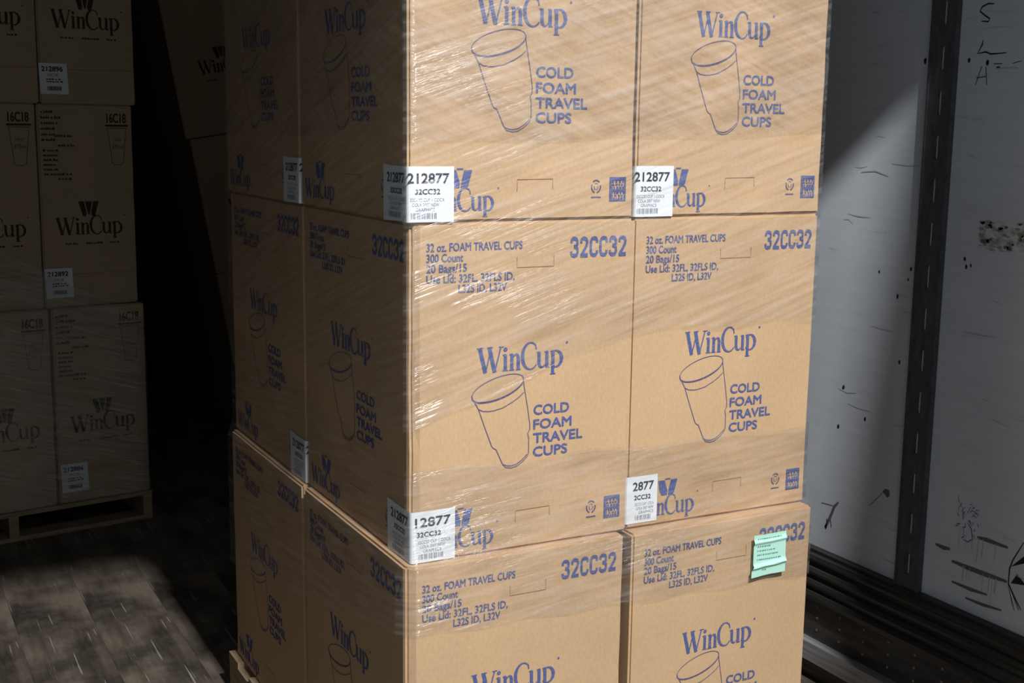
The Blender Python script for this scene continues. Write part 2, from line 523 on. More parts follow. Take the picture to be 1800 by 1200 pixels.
# blotchy rubbed patch
polys = []
for k in range(70):
    y, z = rg.uniform(-0.15, 0.078), rg.uniform(1.372, 1.438)
    r = rg.uniform(0.003, 0.012)
    polys.append([(y + r * rg.uniform(0.6, 1.5) * math.cos(a * math.pi / 4), z + 0.6 * r * rg.uniform(0.5, 1.3) * math.sin(a * math.pi / 4)) for a in range(8)])
o = wall_marks('rubbed_stain', [], M_GRIME2, [[(0.08, 1.385), (0.079, 1.43), (0.05, 1.442), (-0.02, 1.436), (-0.16, 1.45), (-0.16, 1.375), (-0.06, 1.368), (0.03, 1.362), (0.06, 1.366)]], 0.0005)
o.data.materials[0] = noisy('thin_brown_stain', (0.33, 0.33, 0.28), (0.70, 0.73, 0.76), (1, 1, 1), 38, 0.8, lo=0.36, hi=0.60)
wall_marks('rubbed_stain', [], M_GRIME, polys[:14], 0.0009)
wall_marks('rubbed_stain', [], M_GRIME2, polys[14:], 0.0007)
for st, ww in (([(0.011, 0.622), (-0.02, 0.624), (-0.087, 0.624)], 0.012), ([(0.089, 0.533), (0.03, 0.532), (-0.03, 0.533), (-0.092, 0.536)], 0.013), ([(0.084, 0.478), (0.02, 0.477), (-0.034, 0.481)], 0.010),
               ([(0.035, 0.449), (-0.02, 0.450), (-0.082, 0.456)], 0.009), ([(0.148, 0.562), (0.12, 0.560), (0.098, 0.563)], 0.012)):
    wall_marks('tyre_scuff', [(st, ww)], M_GRIME)
st = []
for k in range(16):
    y = rg.uniform(-0.06, 0.07)
    za = rg.choice((0.533, 0.533, 0.622))
    st.append(([(y, za), (y + 0.002, za - rg.uniform(0.03, 0.075))], rg.uniform(0.002, 0.006)))
wall_marks('rubber_streak', st, plain('thin_rubber', (0.46, 0.48, 0.50), 0.8))
st = []
for k in range(34):
    a = rg.uniform(0, 2 * math.pi)
    r0 = rg.uniform(0.006, 0.045)
    c = (0.052, 0.655)
    p = (c[0] + r0 * math.cos(a), c[1] + 1.1 * r0 * math.sin(a))
    b = a + rg.uniform(-1.0, 1.0)
    L = rg.uniform(0.006, 0.022)
    st.append(([p, (p[0] + L * 0.5 * math.cos(b), p[1] + L * 0.5 * math.sin(b)), (p[0] + L * math.cos(b + 0.5), p[1] + L * math.sin(b + 0.5))], rg.uniform(0.001, 0.003)))
st.append(([(0.045, 0.650), (0.032, 0.638), (0.026, 0.612), (0.040, 0.600), (0.058, 0.603)], 0.003))
wall_marks('scraped_burst', st, M_GRIME)
wall_marks('ink_doodle', [([(-0.133, 0.652), (-0.104, 0.595), (-0.097, 0.571), (-0.097, 0.533), (-0.122, 0.500), (-0.141, 0.478)], 0.004), ([(-0.104, 0.522), (-0.135, 0.475)], 0.004), ([(-0.097, 0.53), (-0.112, 0.49), (-0.122, 0.468)], 0.003)], M_DARK,
           [[(-0.104, 0.536), (-0.121, 0.566), (-0.150, 0.545)], [(-0.100, 0.578), (-0.137, 0.617), (-0.15, 0.62), (-0.15, 0.605)]])
wall_marks('gouge', [([(0.528, 0.574), (0.545, 0.555), (0.556, 0.527), (0.578, 0.48), (0.572, 0.51)], 0.010), ([(0.562, 0.525), (0.552, 0.49)], 0.006), ([(0.60, 0.553), (0.545, 0.558)], 0.004)], M_GRIME)
wall_marks('gouge', [([(0.40, 0.60), (0.355, 0.648)], 0.004)], M_GRIME, [[(0.356, 0.652), (0.345, 0.664), (0.329, 0.664), (0.326, 0.648), (0.335, 0.640), (0.345, 0.648)]])
st = []
for k in range(34):
    y, z = rg.uniform(-0.12, 0.62), rg.uniform(0.45, 1.98)
    if 0.17 < y < 0.31:
        continue
    L = rg.uniform(0.02, 0.11)
    st.append(([(y, z), (y - L * 0.5, z + rg.uniform(-0.008, 0.006)), (y - L, z + rg.uniform(-0.012, 0.004))], rg.uniform(0.001, 0.0035)))
wall_marks('surface_scratch', st, plain('faint_scratch', (0.48, 0.50, 0.525), 0.8))

# logistics post with slots
post = empty('trim_2', (XW, 0.23, 0))
tag(post, 'dark steel logistics post with vertical slots on the wall', 'logistics post', kind='structure')
hw, px, pz0, pz1 = 0.0405, 0.014, 0.40, 2.74
g = MB()
g.box(-px, 0, -hw, -0.0066, pz0, pz1)
g.box(-px, 0, 0.0066, hw, pz0, pz1)
z = pz0
sl = []
k = 0
while 0.452 + 0.1135 * k < pz1 - 0.08:
    s0 = 0.452 + 0.1135 * k
    g.box(-px, 0, -0.0066, 0.0066, z, s0)
    z = s0 + 0.060
    sl.append(s0)
    k += 1
g.box(-px, 0, -0.0066, 0.0066, z, pz1)
g.build('slotted_plate', M_POST, post)
for e in (-hw, hw):
    g = MB(); g.box(-px - 0.003, 0, e - 0.003, e + 0.003, pz0, pz1); g.build('edge_lip', M_POST, post)
g = MB(); g.box(-0.005, -0.0005, -0.0063, 0.0063, pz0 + 0.01, pz1 - 0.01); g.build('backing_strip', M_SLOT, post)

# ribbed scuff band, screw plate, base rail
band = empty('baseboard_right', (XW, 0, 0))
tag(band, 'dark ribbed metal scuff band along the foot of the wall', 'scuff band', kind='structure')
prof = [(-0.002, 0.414), (-0.022, 0.410)]
for zc in (0.386, 0.346, 0.306, 0.270):
    prof += [(-0.022, zc + 0.014), (-0.030, zc + 0.010), (-0.034, zc), (-0.030, zc - 0.010), (-0.022, zc - 0.014)]
prof += [(-0.020, 0.248), (-0.002, 0.246)]
g = MB()
for k in range(len(prof) - 1):
    (xa, za), (xb, zb) = prof[k], prof[k + 1]
    g.face([(xa, YF, za), (xa, YR, za), (xb, YR, zb), (xb, YF, zb)])
g.build('ribbed_strip', M_SCUFF, band)
g = MB(); g.box(-0.012, -0.001, YR, YF, 0.128, 0.247); g.build('screw_plate', noisy('dirty_plate', (0.055, 0.050, 0.045), (0.115, 0.105, 0.095), (30, 1, 12), 4, 0.6, 0.0, 0.2), band)
g = MB()
for zz in (0.234, 0.197, 0.159):
    for k in range(-8, 30):
        y = 0.081 + 0.0995 * k
        c = [(-0.0145, y + 0.0042 * math.cos(a * math.pi / 4), zz + 0.0042 * math.sin(a * math.pi / 4)) for a in range(8)]
        i = len(g.v)
        g.v += c + [(-0.011, p[1] * 1.0, p[2]) for p in c]
        g.f.append(tuple(range(i + 7, i - 1, -1)))
        for q in range(8):
            g.f.append((i + q, i + (q + 1) % 8, i + 8 + (q + 1) % 8, i + 8 + q))
o = g.build('screw_heads', M_SCREW, band)
o['kind'] = 'stuff'
g = MB(); g.box(-0.045, -0.001, YR, YF, 0.070, 0.127); g.build('base_rail', M_RAIL, band)
g = MB(); g.box(-0.012, -0.001, YR, YF, 0.0, 0.069); g.build('kick_plate', M_SCUFF, band)

# ------------------------------------------------------------------ cartons of the bright stack
BW, BD, BH = 0.503, 0.630, 0.674

def carton_body(w, d, h, seed, bev=0.005, crush=0.0022, corner=0.0):
    """closed corrugated carton: flat panels, soft uneven folds along its edges"""
    bm = bmesh.new()
    bmesh.ops.create_cube(bm, size=1.0)
    for v in bm.verts:
        v.co = Vector(((v.co.x + 0.5) * w, (v.co.y + 0.5) * d, (v.co.z + 0.5) * h))
    bmesh.ops.bevel(bm, geom=bm.edges[:], offset=bev, segments=2, affect='EDGES')
    for ax, n in ((0, 7), (1, 7), (2, 9)):
        for k in range(1, n):
            co, no = [0, 0, 0], [0, 0, 0]
            co[ax] = (w, d, h)[ax] * k / n
            no[ax] = 1
            bmesh.ops.bisect_plane(bm, geom=bm.verts[:] + bm.edges[:] + bm.faces[:], plane_co=co, plane_no=no)
    if corner:
        for co, no in (((0.019, 0, 0), (1, 0, 0)), ((0, 0.022, 0), (0, 1, 0))):
            bmesh.ops.bisect_plane(bm, geom=bm.verts[:] + bm.edges[:] + bm.faces[:], plane_co=co, plane_no=no)
        for v in bm.verts:
            if v.co.x < bev * 1.05 and v.co.y < bev * 1.05:
                v.co.y += corner * (0.8 + 0.5 * noise.noise(Vector((0, seed, v.co.z * 7))))
                v.co.x += 0.002
    ctr = Vector((w / 2, d / 2, h / 2))
    for v in bm.verts:
        c = v.co
        near = sum(1 for t, L in ((c.x, w), (c.y, d), (c.z, h)) if min(t, L - t) < bev * 1.05)
        if near >= 2:
            q = noise.noise(Vector((c.x * 9 + seed * 3.7, c.y * 9, c.z * 9)))
            amt = crush * max(0.0, q + 0.25)
            di = (ctr - c)
            if min(c.z, h - c.z) > bev * 1.05:
                di.z = 0
            else:
                di = Vector((0, 0, 1 if c.z < h / 2 else -1))
            v.co = c + di.normalized() * amt
    me = bpy.data.meshes.new('body')
    bm.to_mesh(me)
    bm.free()
    for p in me.polygons:
        p.use_smooth = False
    return me

# print meshes, drawn once in panel coordinates: x to the right, z down from the panel's top edge
def pm_mesh(name, fn, m):
    g = MB()
    fn(g)
    me = g.mesh(name)
    me.materials.append(m)
    return me

def d_spec(g):
    for t, x0, x1, zc in (('32 oz. FOAM TRAVEL CUPS', 0.032, 0.240, -0.047), ('300 Count', 0.032, 0.110, -0.0675), ('20 Bags/15', 0.032, 0.118, -0.0875), ('Use Lid: 32FL, 32FLS ID,', 0.032, 0.223, -0.108), ('L32S ID, L32V', 0.100, 0.206, -0.1285)):
        put_text(g, t, x0, x1, zc + 0.0082, zc - 0.0082, 0.022, 0.0, '32')
def d_code(g):
    put_gothic(g, '32CC32', 0.349, 0.4845, -0.0345, -0.0770)
def d_tab_up(g):
    g.stroke([(0.228, -0.071), (0.228, -0.092), (0.312, -0.092), (0.312, -0.069)], 0.0011)
def d_tab_low(g):
    g.stroke([(0.232, -0.616), (0.232, -0.593), (0.312, -0.592), (0.312, -0.612)], 0.0011)
def d_word(g):
    wordmark(g, 0.142, -0.299, 0.0505)
    g.poly([(0.346 + 0.0028 * math.cos(k * math.pi / 4), -0.250 + 0.0028 * math.sin(k * math.pi / 4)) for k in range(8)])
def d_cup(g):
    w = 0.0017
    P = lambda L: g.stroke([(a, -b) for a, b in L], w)
    g.stroke([(x, z) for x, z, _ in arc(0.1885, -0.3325, 0.0600, 0.0215, 0, 360, 44, tilt=0.27)], w)
    g.stroke([(x, z) for x, z, _ in arc(0.1885, -0.3335, 0.0600, 0.0225, 180, 350, 24, tilt=0.27)], w)
    P([(0.1455, 0.372), (0.155, 0.377), (0.168, 0.3785), (0.18, 0.378), (0.200, 0.374), (0.222, 0.364), (0.237, 0.355), (0.2475, 0.346)])
    P([(0.1305, 0.344), (0.133, 0.351), (0.1455, 0.372), (0.160, 0.411), (0.176, 0.451), (0.179, 0.455), (0.186, 0.459), (0.193, 0.474), (0.201, 0.491), (0.207, 0.498), (0.220, 0.501), (0.232, 0.499),
       (0.246, 0.491), (0.257, 0.481), (0.2605, 0.473), (0.2605, 0.445), (0.2580, 0.432), (0.2625, 0.425), (0.2625, 0.413), (0.2560, 0.375), (0.2475, 0.330), (0.2465, 0.320)])
    P([(0.201, 0.491), (0.210, 0.495), (0.221, 0.4965), (0.233, 0.494), (0.246, 0.486), (0.257, 0.476)])
def d_name(g):
    for t, x1, zt in (('COLD', 0.3545, -0.3745), ('FOAM', 0.361, -0.4045), ('TRAVEL', 0.388, -0.4335), ('CUPS', 0.352, -0.4620)):
        put_text(g, t, 0.2705, x1, zt, zt - 0.0215, 0.035)
def d_low(g):
    emblem(g, 0.083, 0.134, -0.574, -0.608)
    wordmark(g, 0.0225, -0.652, 0.0410)
    g.poly([(0.1905 + 0.002 * math.cos(k * math.pi / 4), -0.609 + 0.002 * math.sin(k * math.pi / 4)) for k in range(8)])
def d_recycle(g):
    for k in range(3):
        a = 90 + 120 * k
        g.stroke([(x, z) for x, z, _ in arc(0.4130, -0.608, 0.0105, 0.0125, a - 48, a + 42, 8)], 0.0028)
        g.stroke([(x, z) for x, z, _ in arc(0.4130, -0.608, 0.0045, 0.0066, a - 48, a + 42, 6)], 0.0012)
    g.stroke([(0.4015, -0.6295), (0.4245, -0.6295)], 0.0028)
def d_cert(g):
    # certificate square: frame, lettering blocks and lines left as gaps between inked bars
    x0, x1, zt, zb = 0.445, 0.4845, -0.589, -0.6385
    R = lambda a, b, c, d: g.poly([(x0 + (x1 - x0) * a, zt + (zb - zt) * d), (x0 + (x1 - x0) * b, zt + (zb - zt) * d), (x0 + (x1 - x0) * b, zt + (zb - zt) * c), (x0 + (x1 - x0) * a, zt + (zb - zt) * c)])
    R(0, 1, 0, 0.15); R(0, 1, 0.92, 1.0); R(0, 0.12, 0.15, 0.92); R(0.88, 1, 0.15, 0.92); R(0.12, 0.88, 0.50, 0.62)
    r = random.Random(5)
    for rows, c0, c1 in ((3, 0.15, 0.50), (3, 0.62, 0.92)):
        for q in range(rows):
            x = 0.14
            while x < 0.84:
                ww = r.uniform(0.06, 0.16)
                R(x, min(0.88, x + ww), c0 + (c1 - c0) * (q + 0.12) / rows, c0 + (c1 - c0) * (q + 0.80) / rows)
                x += ww + r.uniform(0.03, 0.09)

PRINTS = [('specification_print', pm_mesh('specification_print', d_spec, M_BLUE)), ('product_code_print', pm_mesh('product_code_print', d_code, M_BLUE)),
          ('brand_print', pm_mesh('brand_print', d_word, M_BLUE)), ('cup_drawing', pm_mesh('cup_drawing', d_cup, M_BLUELINE)),
          ('product_name_print', pm_mesh('product_name_print', d_name, M_BLUE)), ('emblem_print', pm_mesh('emblem_print', d_low, M_BLUE)),
          ('recycling_print', pm_mesh('recycling_print', d_recycle, M_BLUELINE)), ('certificate_print', pm_mesh('certificate_print', d_cert, M_BLUE)),
          ('perforated_tab', pm_mesh('perforated_tab_top', d_tab_up, M_CUT)), ('perforated_tab', pm_mesh('perforated_tab_bottom', d_tab_low, M_CUT))]

def label_text(num, code, x0, x1, first):
    """shipping label type, in front panel coordinates"""
    g, h = MB(), MB()
    put_text(g, num, x0, x1, -0.5795, -0.5990, 0.03)
    k = len(num) / 6.0
    c0 = x0 + (0.016 if first else 0.004)
    put_text(g, code, c0, c0 + 0.052 * len(code) / 6.0, -0.6090, -0.6195, 0.03)
    lines = ('32CC32 CUP 1 COCA', 'COLA 2007 NEW', 'GRAPHICS')
    for q, (t, ww) in enumerate(zip(lines, (0.071, 0.056, 0.040))):
        a = x0 + 0.006 + (0.0, 0.004, 0.011)[q]
        b = min(a + ww, x1 + 0.001)
        put_text(h, t, a, b, -0.6265 - 0.0092 * q, -0.6330 - 0.0092 * q, 0.0)
    r = random.Random(11)
    x = x0 + 0.008
    while x < x0 + 0.060 and x < x1 - 0.008:
        ww = r.choice((0.0008, 0.0014, 0.0022))
        h.poly([(x, -0.6655), (x + ww, -0.6655), (x + ww, -0.6545), (x, -0.6545)])
        x += ww + r.choice((0.0009, 0.0012, 0.0026))
    return g.mesh('label_number'), h.mesh('label_small_type')

LT = {}
def label_meshes(*a):
    if a not in LT:
        LT[a] = label_text(*a)
        LT[a][0].materials.append(M_LTEXT)
        LT[a][1].materials.append(M_LGREY)
    return LT[a]

def folded_label(parent, num, code, x0, side=0.118, front=0.095, lift=0.0):
    """white shipping label folded round the front left corner of a carton"""
    e = 0.0016
    zt, zb = BH - 0.567 + lift, BH - 0.672 + lift
    path = [(front, -e, 0.0), (front * 0.5, -e, 0.0), (0.005, -e, 0), (0.0012, -0.0002, 0), (-e + 0.0006, 0.003, 0), (-e, 0.008, 0), (-e, side * 0.5, 0), (-e, side, 0.002)]
    g = MB()
    n = len(path)
    g.v += [(x, y, zb - dz) for x, y, dz in path] + [(x, y, zt + dz) for x, y, dz in path]
    g.f += [(k + 1, k, n + k, n + k + 1) for k in range(n - 1)]
    lab = g.build('shipping_label', M_LABEL, parent)
    tag(lab, 'white barcode shipping label folded round the corner')
    a, b = label_meshes(num, code, x0, front - 0.010, num == '212877')
    for me, nm in ((a, 'label_number'), (b, 'label_small_type')):
        obj(nm, me, None, lab, (0, -e - 0.0006, BH + lift))
    a, b = label_meshes('212877', '32CC32', 0.006, 0.085, True)
    for me, nm in ((a, 'label_number'), (b, 'label_small_type')):
        obj(nm, me, None, lab, (-e - 0.0006, 0.105, BH + lift), -math.pi / 2, (1.1, 1, 1))
    return lab

SX = BD / 0.508
def cup_carton(x, y, z, rz, label, seed, num='212877', code='32CC32', nx0=-0.001, front=True, side=True, lab=True, lift=0.0, fr=0.095, corner=0.0, sx=1.0):
    c = empty('cup_carton', (x, y, z), (0, 0, rz))
    c.scale = (sx, 1, 1)
    tag(c, label, 'carton', 'cartons of foam travel cups on the bright pallet')
    obj('body', carton_body(BW, BD, BH, seed, corner=corner), M_KRAFT, c)
    for nm, me in PRINTS:
        if front:
            obj(nm, me, None, c, (0, -0.0009, BH))
        if side:
            obj(nm, me, None, c, (-0.0009, BD, BH), -math.pi / 2, (SX, 1, 1))
    if lab:
        folded_label(c, num, code, nx0, lift=lift, front=fr)
    return c

PH = 0.122
Z3, Z2, Z1 = PH, PH + BH, PH + 2 * BH
cup_carton(-0.002, 0.000, Z1, 0.000, 'upper carton at the front left corner, label 212877 folded round its lower corner', 1, nx0=-0.002)
cup_carton(0.5105, 0.006, Z1, 0.0, 'upper carton on the right side of the front, above the right 32CC32 print', 2, nx0=-0.004, sx=0.984)
cup_carton(0.004, 0.000, Z2, 0.000, 'middle carton at the front left corner with the whole cup drawing in view', 3, '12877', '32CC32', 0.008, corner=0.011)
cup_carton(0.5095, 0.005, Z2, 0.0, 'middle carton on the right of the front, its label cut to 2877', 4, '2877', '2CC32', 0.015, fr=0.080, lift=0.010, sx=0.984)
cup_carton(-0.012, -0.019, Z3, 0.000, 'bottom carton at the front left corner, cut off by the photo edge', 5, corner=0.012)
cup_carton(0.5080, -0.027, Z3, 0.0, 'bottom carton on the right of the front behind the mint green note', 6, sx=0.984)
cup_carton(-0.004, 0.637, Z1, 0.000, 'upper rear carton on the shaded left side of the bright stack', 7, front=False)
cup_carton(0.002, 0.637, Z2, 0.000, 'middle rear carton on the shaded left side of the bright stack', 8, front=False)
cup_carton(-0.012, 0.630, Z3, 0.000, 'bottom rear carton on the shaded left side of the bright stack', 9, front=False)

# ------------------------------------------------------------------ pallets
def pallet(loc, rotz, w, d, label, h=PH, nd=7):
    p = empty('wooden_pallet', loc, (0, 0, rotz))
    tag(p, label, 'pallet', 'wooden pallets under the carton stacks')
    t = 0.018
    bwid = 0.095
    dm = MB(); dm.box(0, w, 0, bwid, h - t, h); dme = dm.mesh('deck_board')
    lm = MB(); lm.box(0, w, 0, bwid, 0, t); lme = lm.mesh('bottom_board')
    sm = MB(); sm.box(0, 0.038, 0.004, d - 0.004, t, h - t); sme = sm.mesh('stringer')
    for k in range(nd):
        obj('deck_board', dme, M_WOOD, p, (0, (d - bwid) * k / (nd - 1), 0))
    for k in range(3):
        obj('bottom_board', lme, M_WOOD, p, (0, (d - bwid) * k / 2, 0))
        obj('stringer', sme, M_WOOD, p, ((w - 0.038) * k / 2, 0, 0))
    return p

pallet((-0.03, -0.045, 0), 0, 1.07, 1.33, 'wooden pallet under the brightly lit carton stack')

# ------------------------------------------------------------------ dim pallet on the left
LO = Vector((0.114, 3.084, 0))
LA = math.atan2(0.1, 0.61)
LW, LD, LH = 0.376, 0.50, 0.803
LPH = 0.120
def lpos(u, v=0.0):
    return LO + Vector((u * math.cos(LA) - v * math.sin(LA), u * math.sin(LA) + v * math.cos(LA), 0))

def scrawl(g, x0, z0, rows, seed, pitch=0.0215, hh=0.0105):
    """lines of small type too dim to read: word-shaped marks"""
    r = random.Random(seed)
    for q, L in enumerate(rows):
        ind, ln = L if isinstance(L, tuple) else (0, L)
        x = x0 + ind
        while x < x0 + ind + ln:
            ww = r.uniform(0.005, 0.010)
            a = z0 - pitch * q
            hgt = hh * r.uniform(0.6, 1.0)
            g.poly([(x, a - hh), (x + ww, a - hh), (x + ww, a - hh + hgt), (x, a - hh + hgt)])
            x += ww + r.choice((0.0018, 0.0018, 0.002, 0.006))

def L_code(g):
    put_text(g, '16C18', 0.272, 0.352, -0.033, -0.072, 0.03)
    g.stroke([(0.266, -0.082), (0.360, -0.082)], 0.0075)
def L_cup(g):
    w = 0.0022
    g.stroke([(0.272, -0.092), (0.354, -0.092), (0.350, -0.104), (0.335, -0.232), (0.325, -0.238), (0.300, -0.238), (0.291, -0.232), (0.276, -0.104), (0.272, -0.092)], w)
    put_text(g, '16oz', 0.298, 0.330, -0.130, -0.143, 0.0)
    put_text(g, '473ml', 0.290, 0.338, -0.158, -0.174, 0.0)
def L_spec(g):
    scrawl(g, 0.014, -0.026, [0.045, 0.075, 0.065, 0.050, 0.055, (0, 0.05), (0.062, 0.06)], 4)
    scrawl(g, 0.064, -0.118, [0.065], 9)
    scrawl(g, 0.018, -0.176, [0.055, 0.055, 0.05, 0.045, 0.06, 0.105, (0.055, 0.05)], 6, 0.0185, 0.009)
def L_word(g):
    wordmark(g, 0.054, -0.513, 0.0690)
    g.poly([(0.330 + 0.003 * math.cos(k * math.pi / 4), -0.440 + 0.003 * math.sin(k * math.pi / 4)) for k in range(8)])
def L_emb(g):
    emblem(g, 0.146, 0.228, -0.382, -0.441, True)
def L_tag(g):
    scrawl(g, 0.088, -0.545, [0.042], 12, hh=0.008)
    scrawl(g, 0.172, -0.545, [0.060], 13, hh=0.008)
    scrawl(g, 0.268, -0.545, [0.038], 14, hh=0.008)
def L_fold(g):
    g.stroke([(0.110, -0.672), (0.365, -0.668)], 0.0016)
LPR = [('product_code_print', pm_mesh('small_code_print', L_code, M_BLACK)), ('cup_drawing', pm_mesh('small_cup_drawing', L_cup, M_BLACK)), ('specification_print', pm_mesh('small_specification', L_spec, M_BLACK)),
       ('brand_print', pm_mesh('dark_brand_print', L_word, M_BLACK)), ('emblem_print', pm_mesh('dark_emblem', L_emb, M_BLACK)), ('slogan_print', pm_mesh('slogan_print', L_tag, M_BLACK)), ('crease', pm_mesh('crease', L_fold, M_CUT))]

def flat_label(parent, num, x0, z0, tilt=0.0):
    g = MB()
    g.poly([(0, 0), (0.108, 0.0), (0.104, 0.118), (-0.004, 0.118)])
    lab = g.build('shipping_label', M_LABEL, parent, (x0, -0.0030, z0))
    lab.rotation_euler = (0, tilt, 0)
    tag(lab, 'square white barcode shipping label')
    h = MB()
    put_text(h, num, 0.006, 0.088, 0.106, 0.086, 0.04)
    put_text(h, '16C18', 0.030, 0.068, 0.078, 0.068, 0.0)
    h.build('label_number', M_LTEXT, lab, (0, -0.0008, 0))
    h = MB()
    scrawl(h, 0.024, 0.060, [0.05, 0.06], 3, 0.009, 0.006)
    r = random.Random(2)
    x = 0.026
    while x < 0.080:
        ww = r.choice((0.0012, 0.002, 0.003))
        h.poly([(x, 0.014), (x + ww, 0.014), (x + ww, 0.030), (x, 0.030)])
        x += ww + r.choice((0.0010, 0.0016))
    h.build('label_small_type', M_LTEXT, lab, (0, -0.0008, 0))

def left_carton(u, v, z, label, seed, num, lx=0.0, lz=0.040, lab=True, da=0.0):
    p = lpos(u, v)
    c = empty('cup_carton', (p.x, p.y, z), (0, 0, LA + da))
    tag(c, label, 'carton', 'cartons of foam cups on the dim left pallet')
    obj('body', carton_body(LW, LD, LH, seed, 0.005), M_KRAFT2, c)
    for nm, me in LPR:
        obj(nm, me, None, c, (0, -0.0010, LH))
    if lab:
        flat_label(c, num, lx, lz)
    return c

left_carton(-0.374, 0.0, LPH, 'dim bottom carton at the right end of the left pallet, label just above the pallet', 21, '212886', 0.010, 0.045)
left_carton(-0.762, 0.0, LPH, 'dim bottom carton cut by the left photo edge, resting on the left pallet', 22, '212886', 0.010, 0.045)
left_carton(-0.388, 0.022, LPH + LH, 'dim middle carton of the left pallet with 16C18 at its upper right', 23, '212892', 0.005, 0.040)
left_carton(-0.770, 0.022, LPH + LH, 'dim middle carton cut by the left photo edge, second row of the left pallet', 24, '212892', 0.005, 0.040)
left_carton(-0.374, 0.010, LPH + 2 * LH, 'dim upper carton at the right end of the left pallet, label 212896 at lower left', 25, '212896', 0.002, 0.036)
left_carton(-0.755, 0.010, LPH + 2 * LH, 'dim upper carton in the top left photo corner on the left pallet', 26, '212896', 0.002, 0.036)
pp = lpos(-1.130, -0.012)
pallet((pp.x, pp.y, 0), LA, 1.135, 1.02, 'wooden pallet under the dim cartons on the left', h=LPH)

# ------------------------------------------------------------------ leaning stack far behind
lean = math.radians(-9.6)
FB = Vector((0.955, 4.60, 0.0))
def far_carton(k, label, seed, dx):
    hh = 0.735
    base = FB + Vector((math.sin(lean) * (hh * k + 0.127) + dx, 0, math.cos(lean) * (hh * k + 0.127)))
    c = empty('cup_carton', base, (0, lean, 0.0))
    tag(c, label, 'carton', 'leaning cartons deep in the trailer')
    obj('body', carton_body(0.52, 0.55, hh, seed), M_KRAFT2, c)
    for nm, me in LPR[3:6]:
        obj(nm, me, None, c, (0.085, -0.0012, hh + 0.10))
    return c
far_carton(0, 'lowest carton of the leaning stack deep in the dark', 31, 0.0)
far_carton(1, 'middle carton of the leaning stack deep in the dark', 32, 0.0)
far_carton(2, 'upper carton of the leaning stack deep in the dark, lettering beside the bright stack', 33, -0.022)
pl = pallet((FB.x - 0.04, FB.y - 0.01, 0.0), 0, 0.62, 0.60, 'wooden pallet hidden in the dark below the leaning stack', nd=5)

# ------------------------------------------------------------------ stretch wrap
def band_mesh(path, lowf, highf, offf, nz, jit, seed):
    """sheet of film along a closed or open ground path; lowf/highf give its edges by distance, offf its outward offset by height"""
    pts = []
    s = 0.0
    step = 0.03
    for a, b, nrm0, nrm1 in path:
        a, b = Vector(a), Vector(b)
        L = (b - a).length
        n = max(1, int(L / step))
        for k in range(n + (0 if (a, b) != path[-1][:2] else 1)):
            t = k / n
            pts.append((a.lerp(b, t), Vector(nrm0).lerp(Vector(nrm1), t).normalized(), s + L * t))
        s += L
    me = bpy.data.meshes.new('wrap_band')
    V, F, UV = [], [], []
    for (p, nn, ss) in pts:
        lo, hi = lowf(p, ss), highf(p, ss)
        for k in range(nz + 1):
            z = lo + (hi - lo) * k / nz
            q = noise.noise(Vector((ss * 5.0, z * 22.0, seed))) * jit + noise.noise(Vector((ss * 2.0, z * 60.0, seed + 9))) * jit * 0.7
            o_ = offf(p, z) + abs(q)
            V.append((p.x + nn.x * o_, p.y + nn.y * o_, z))
            UV.append((ss, z))
    r = nz + 1
    for i in range(len(pts) - 1):
        for k in range(nz):
            F.append((i * r + k, (i + 1) * r + k, (i + 1) * r + k + 1, i * r + k + 1))
    me.from_pydata(V, [], F)
    uvl = me.uv_layers.new(name='UVMap')
    for lp in me.loops:
        uvl.data[lp.index].uv = UV[lp.vertex_index]
    for p in me.polygons:
        p.use_smooth = True
    return me

M_FILM_A = film('clear_stretch_film_falling', angle=0.42, haze=0.05, run=9.0, bump=0.75, rough=0.3, gloss=0.09)
M_FILM_D = film('clear_stretch_film_rising', angle=-0.30, haze=0.065, run=4.0, gloss=0.065)
M_FILM_B = film('clear_stretch_film_level', angle=-0.10, haze=0.06, run=7.0, gloss=0.10, bump=0.75, rough=0.28)
M_FILM_C = film('clear_stretch_film_dim', angle=0.30, haze=0.12, gloss=0.16, run=2.5)

XR, YB = 1.003, 1.27
rc = 0.006
# ground path: left side (rear to front), front, right side
path = [((0.0, YB), (0.0, rc + 0.006), (-1, 0), (-1, 0)), ((0.0, rc + 0.006), (0.0, rc), (-1, 0), (-1, 0)), ((0.0, rc), (rc, 0.0), (-1, 0), (0, -1)), ((rc, 0.0), (rc + 0.006, 0.0), (0, -1), (0, -1)), ((rc + 0.006, 0.0), (XR - rc, 0.0), (0, -1), (0, -1)),
        ((XR - rc, 0.0), (XR, rc), (0, -1), (1, 0)), ((XR, rc), (XR, 0.62), (1, 0), (1, 0))]
path = [(tuple(a), tuple(b), c, d) for a, b, c, d in path]

def off_main(p, z):
    # film bridges the step where the bottom row juts out
    t = min(1.0, max(0.0, (z - (Z2 - 0.015)) / 0.045))
    out = 0.0060
    x = p.x
    jut = 0.020 + 0.008 * max(0.0, min(1.0, (x - 0.45) / 0.1))
    if x < 0.006 and p.y > 0.05:
        jut = 0.016
    if x > 1.0:
        jut = 0.002 if p.y > 0.004 else 0.024
    return out + (1 - t) * jut

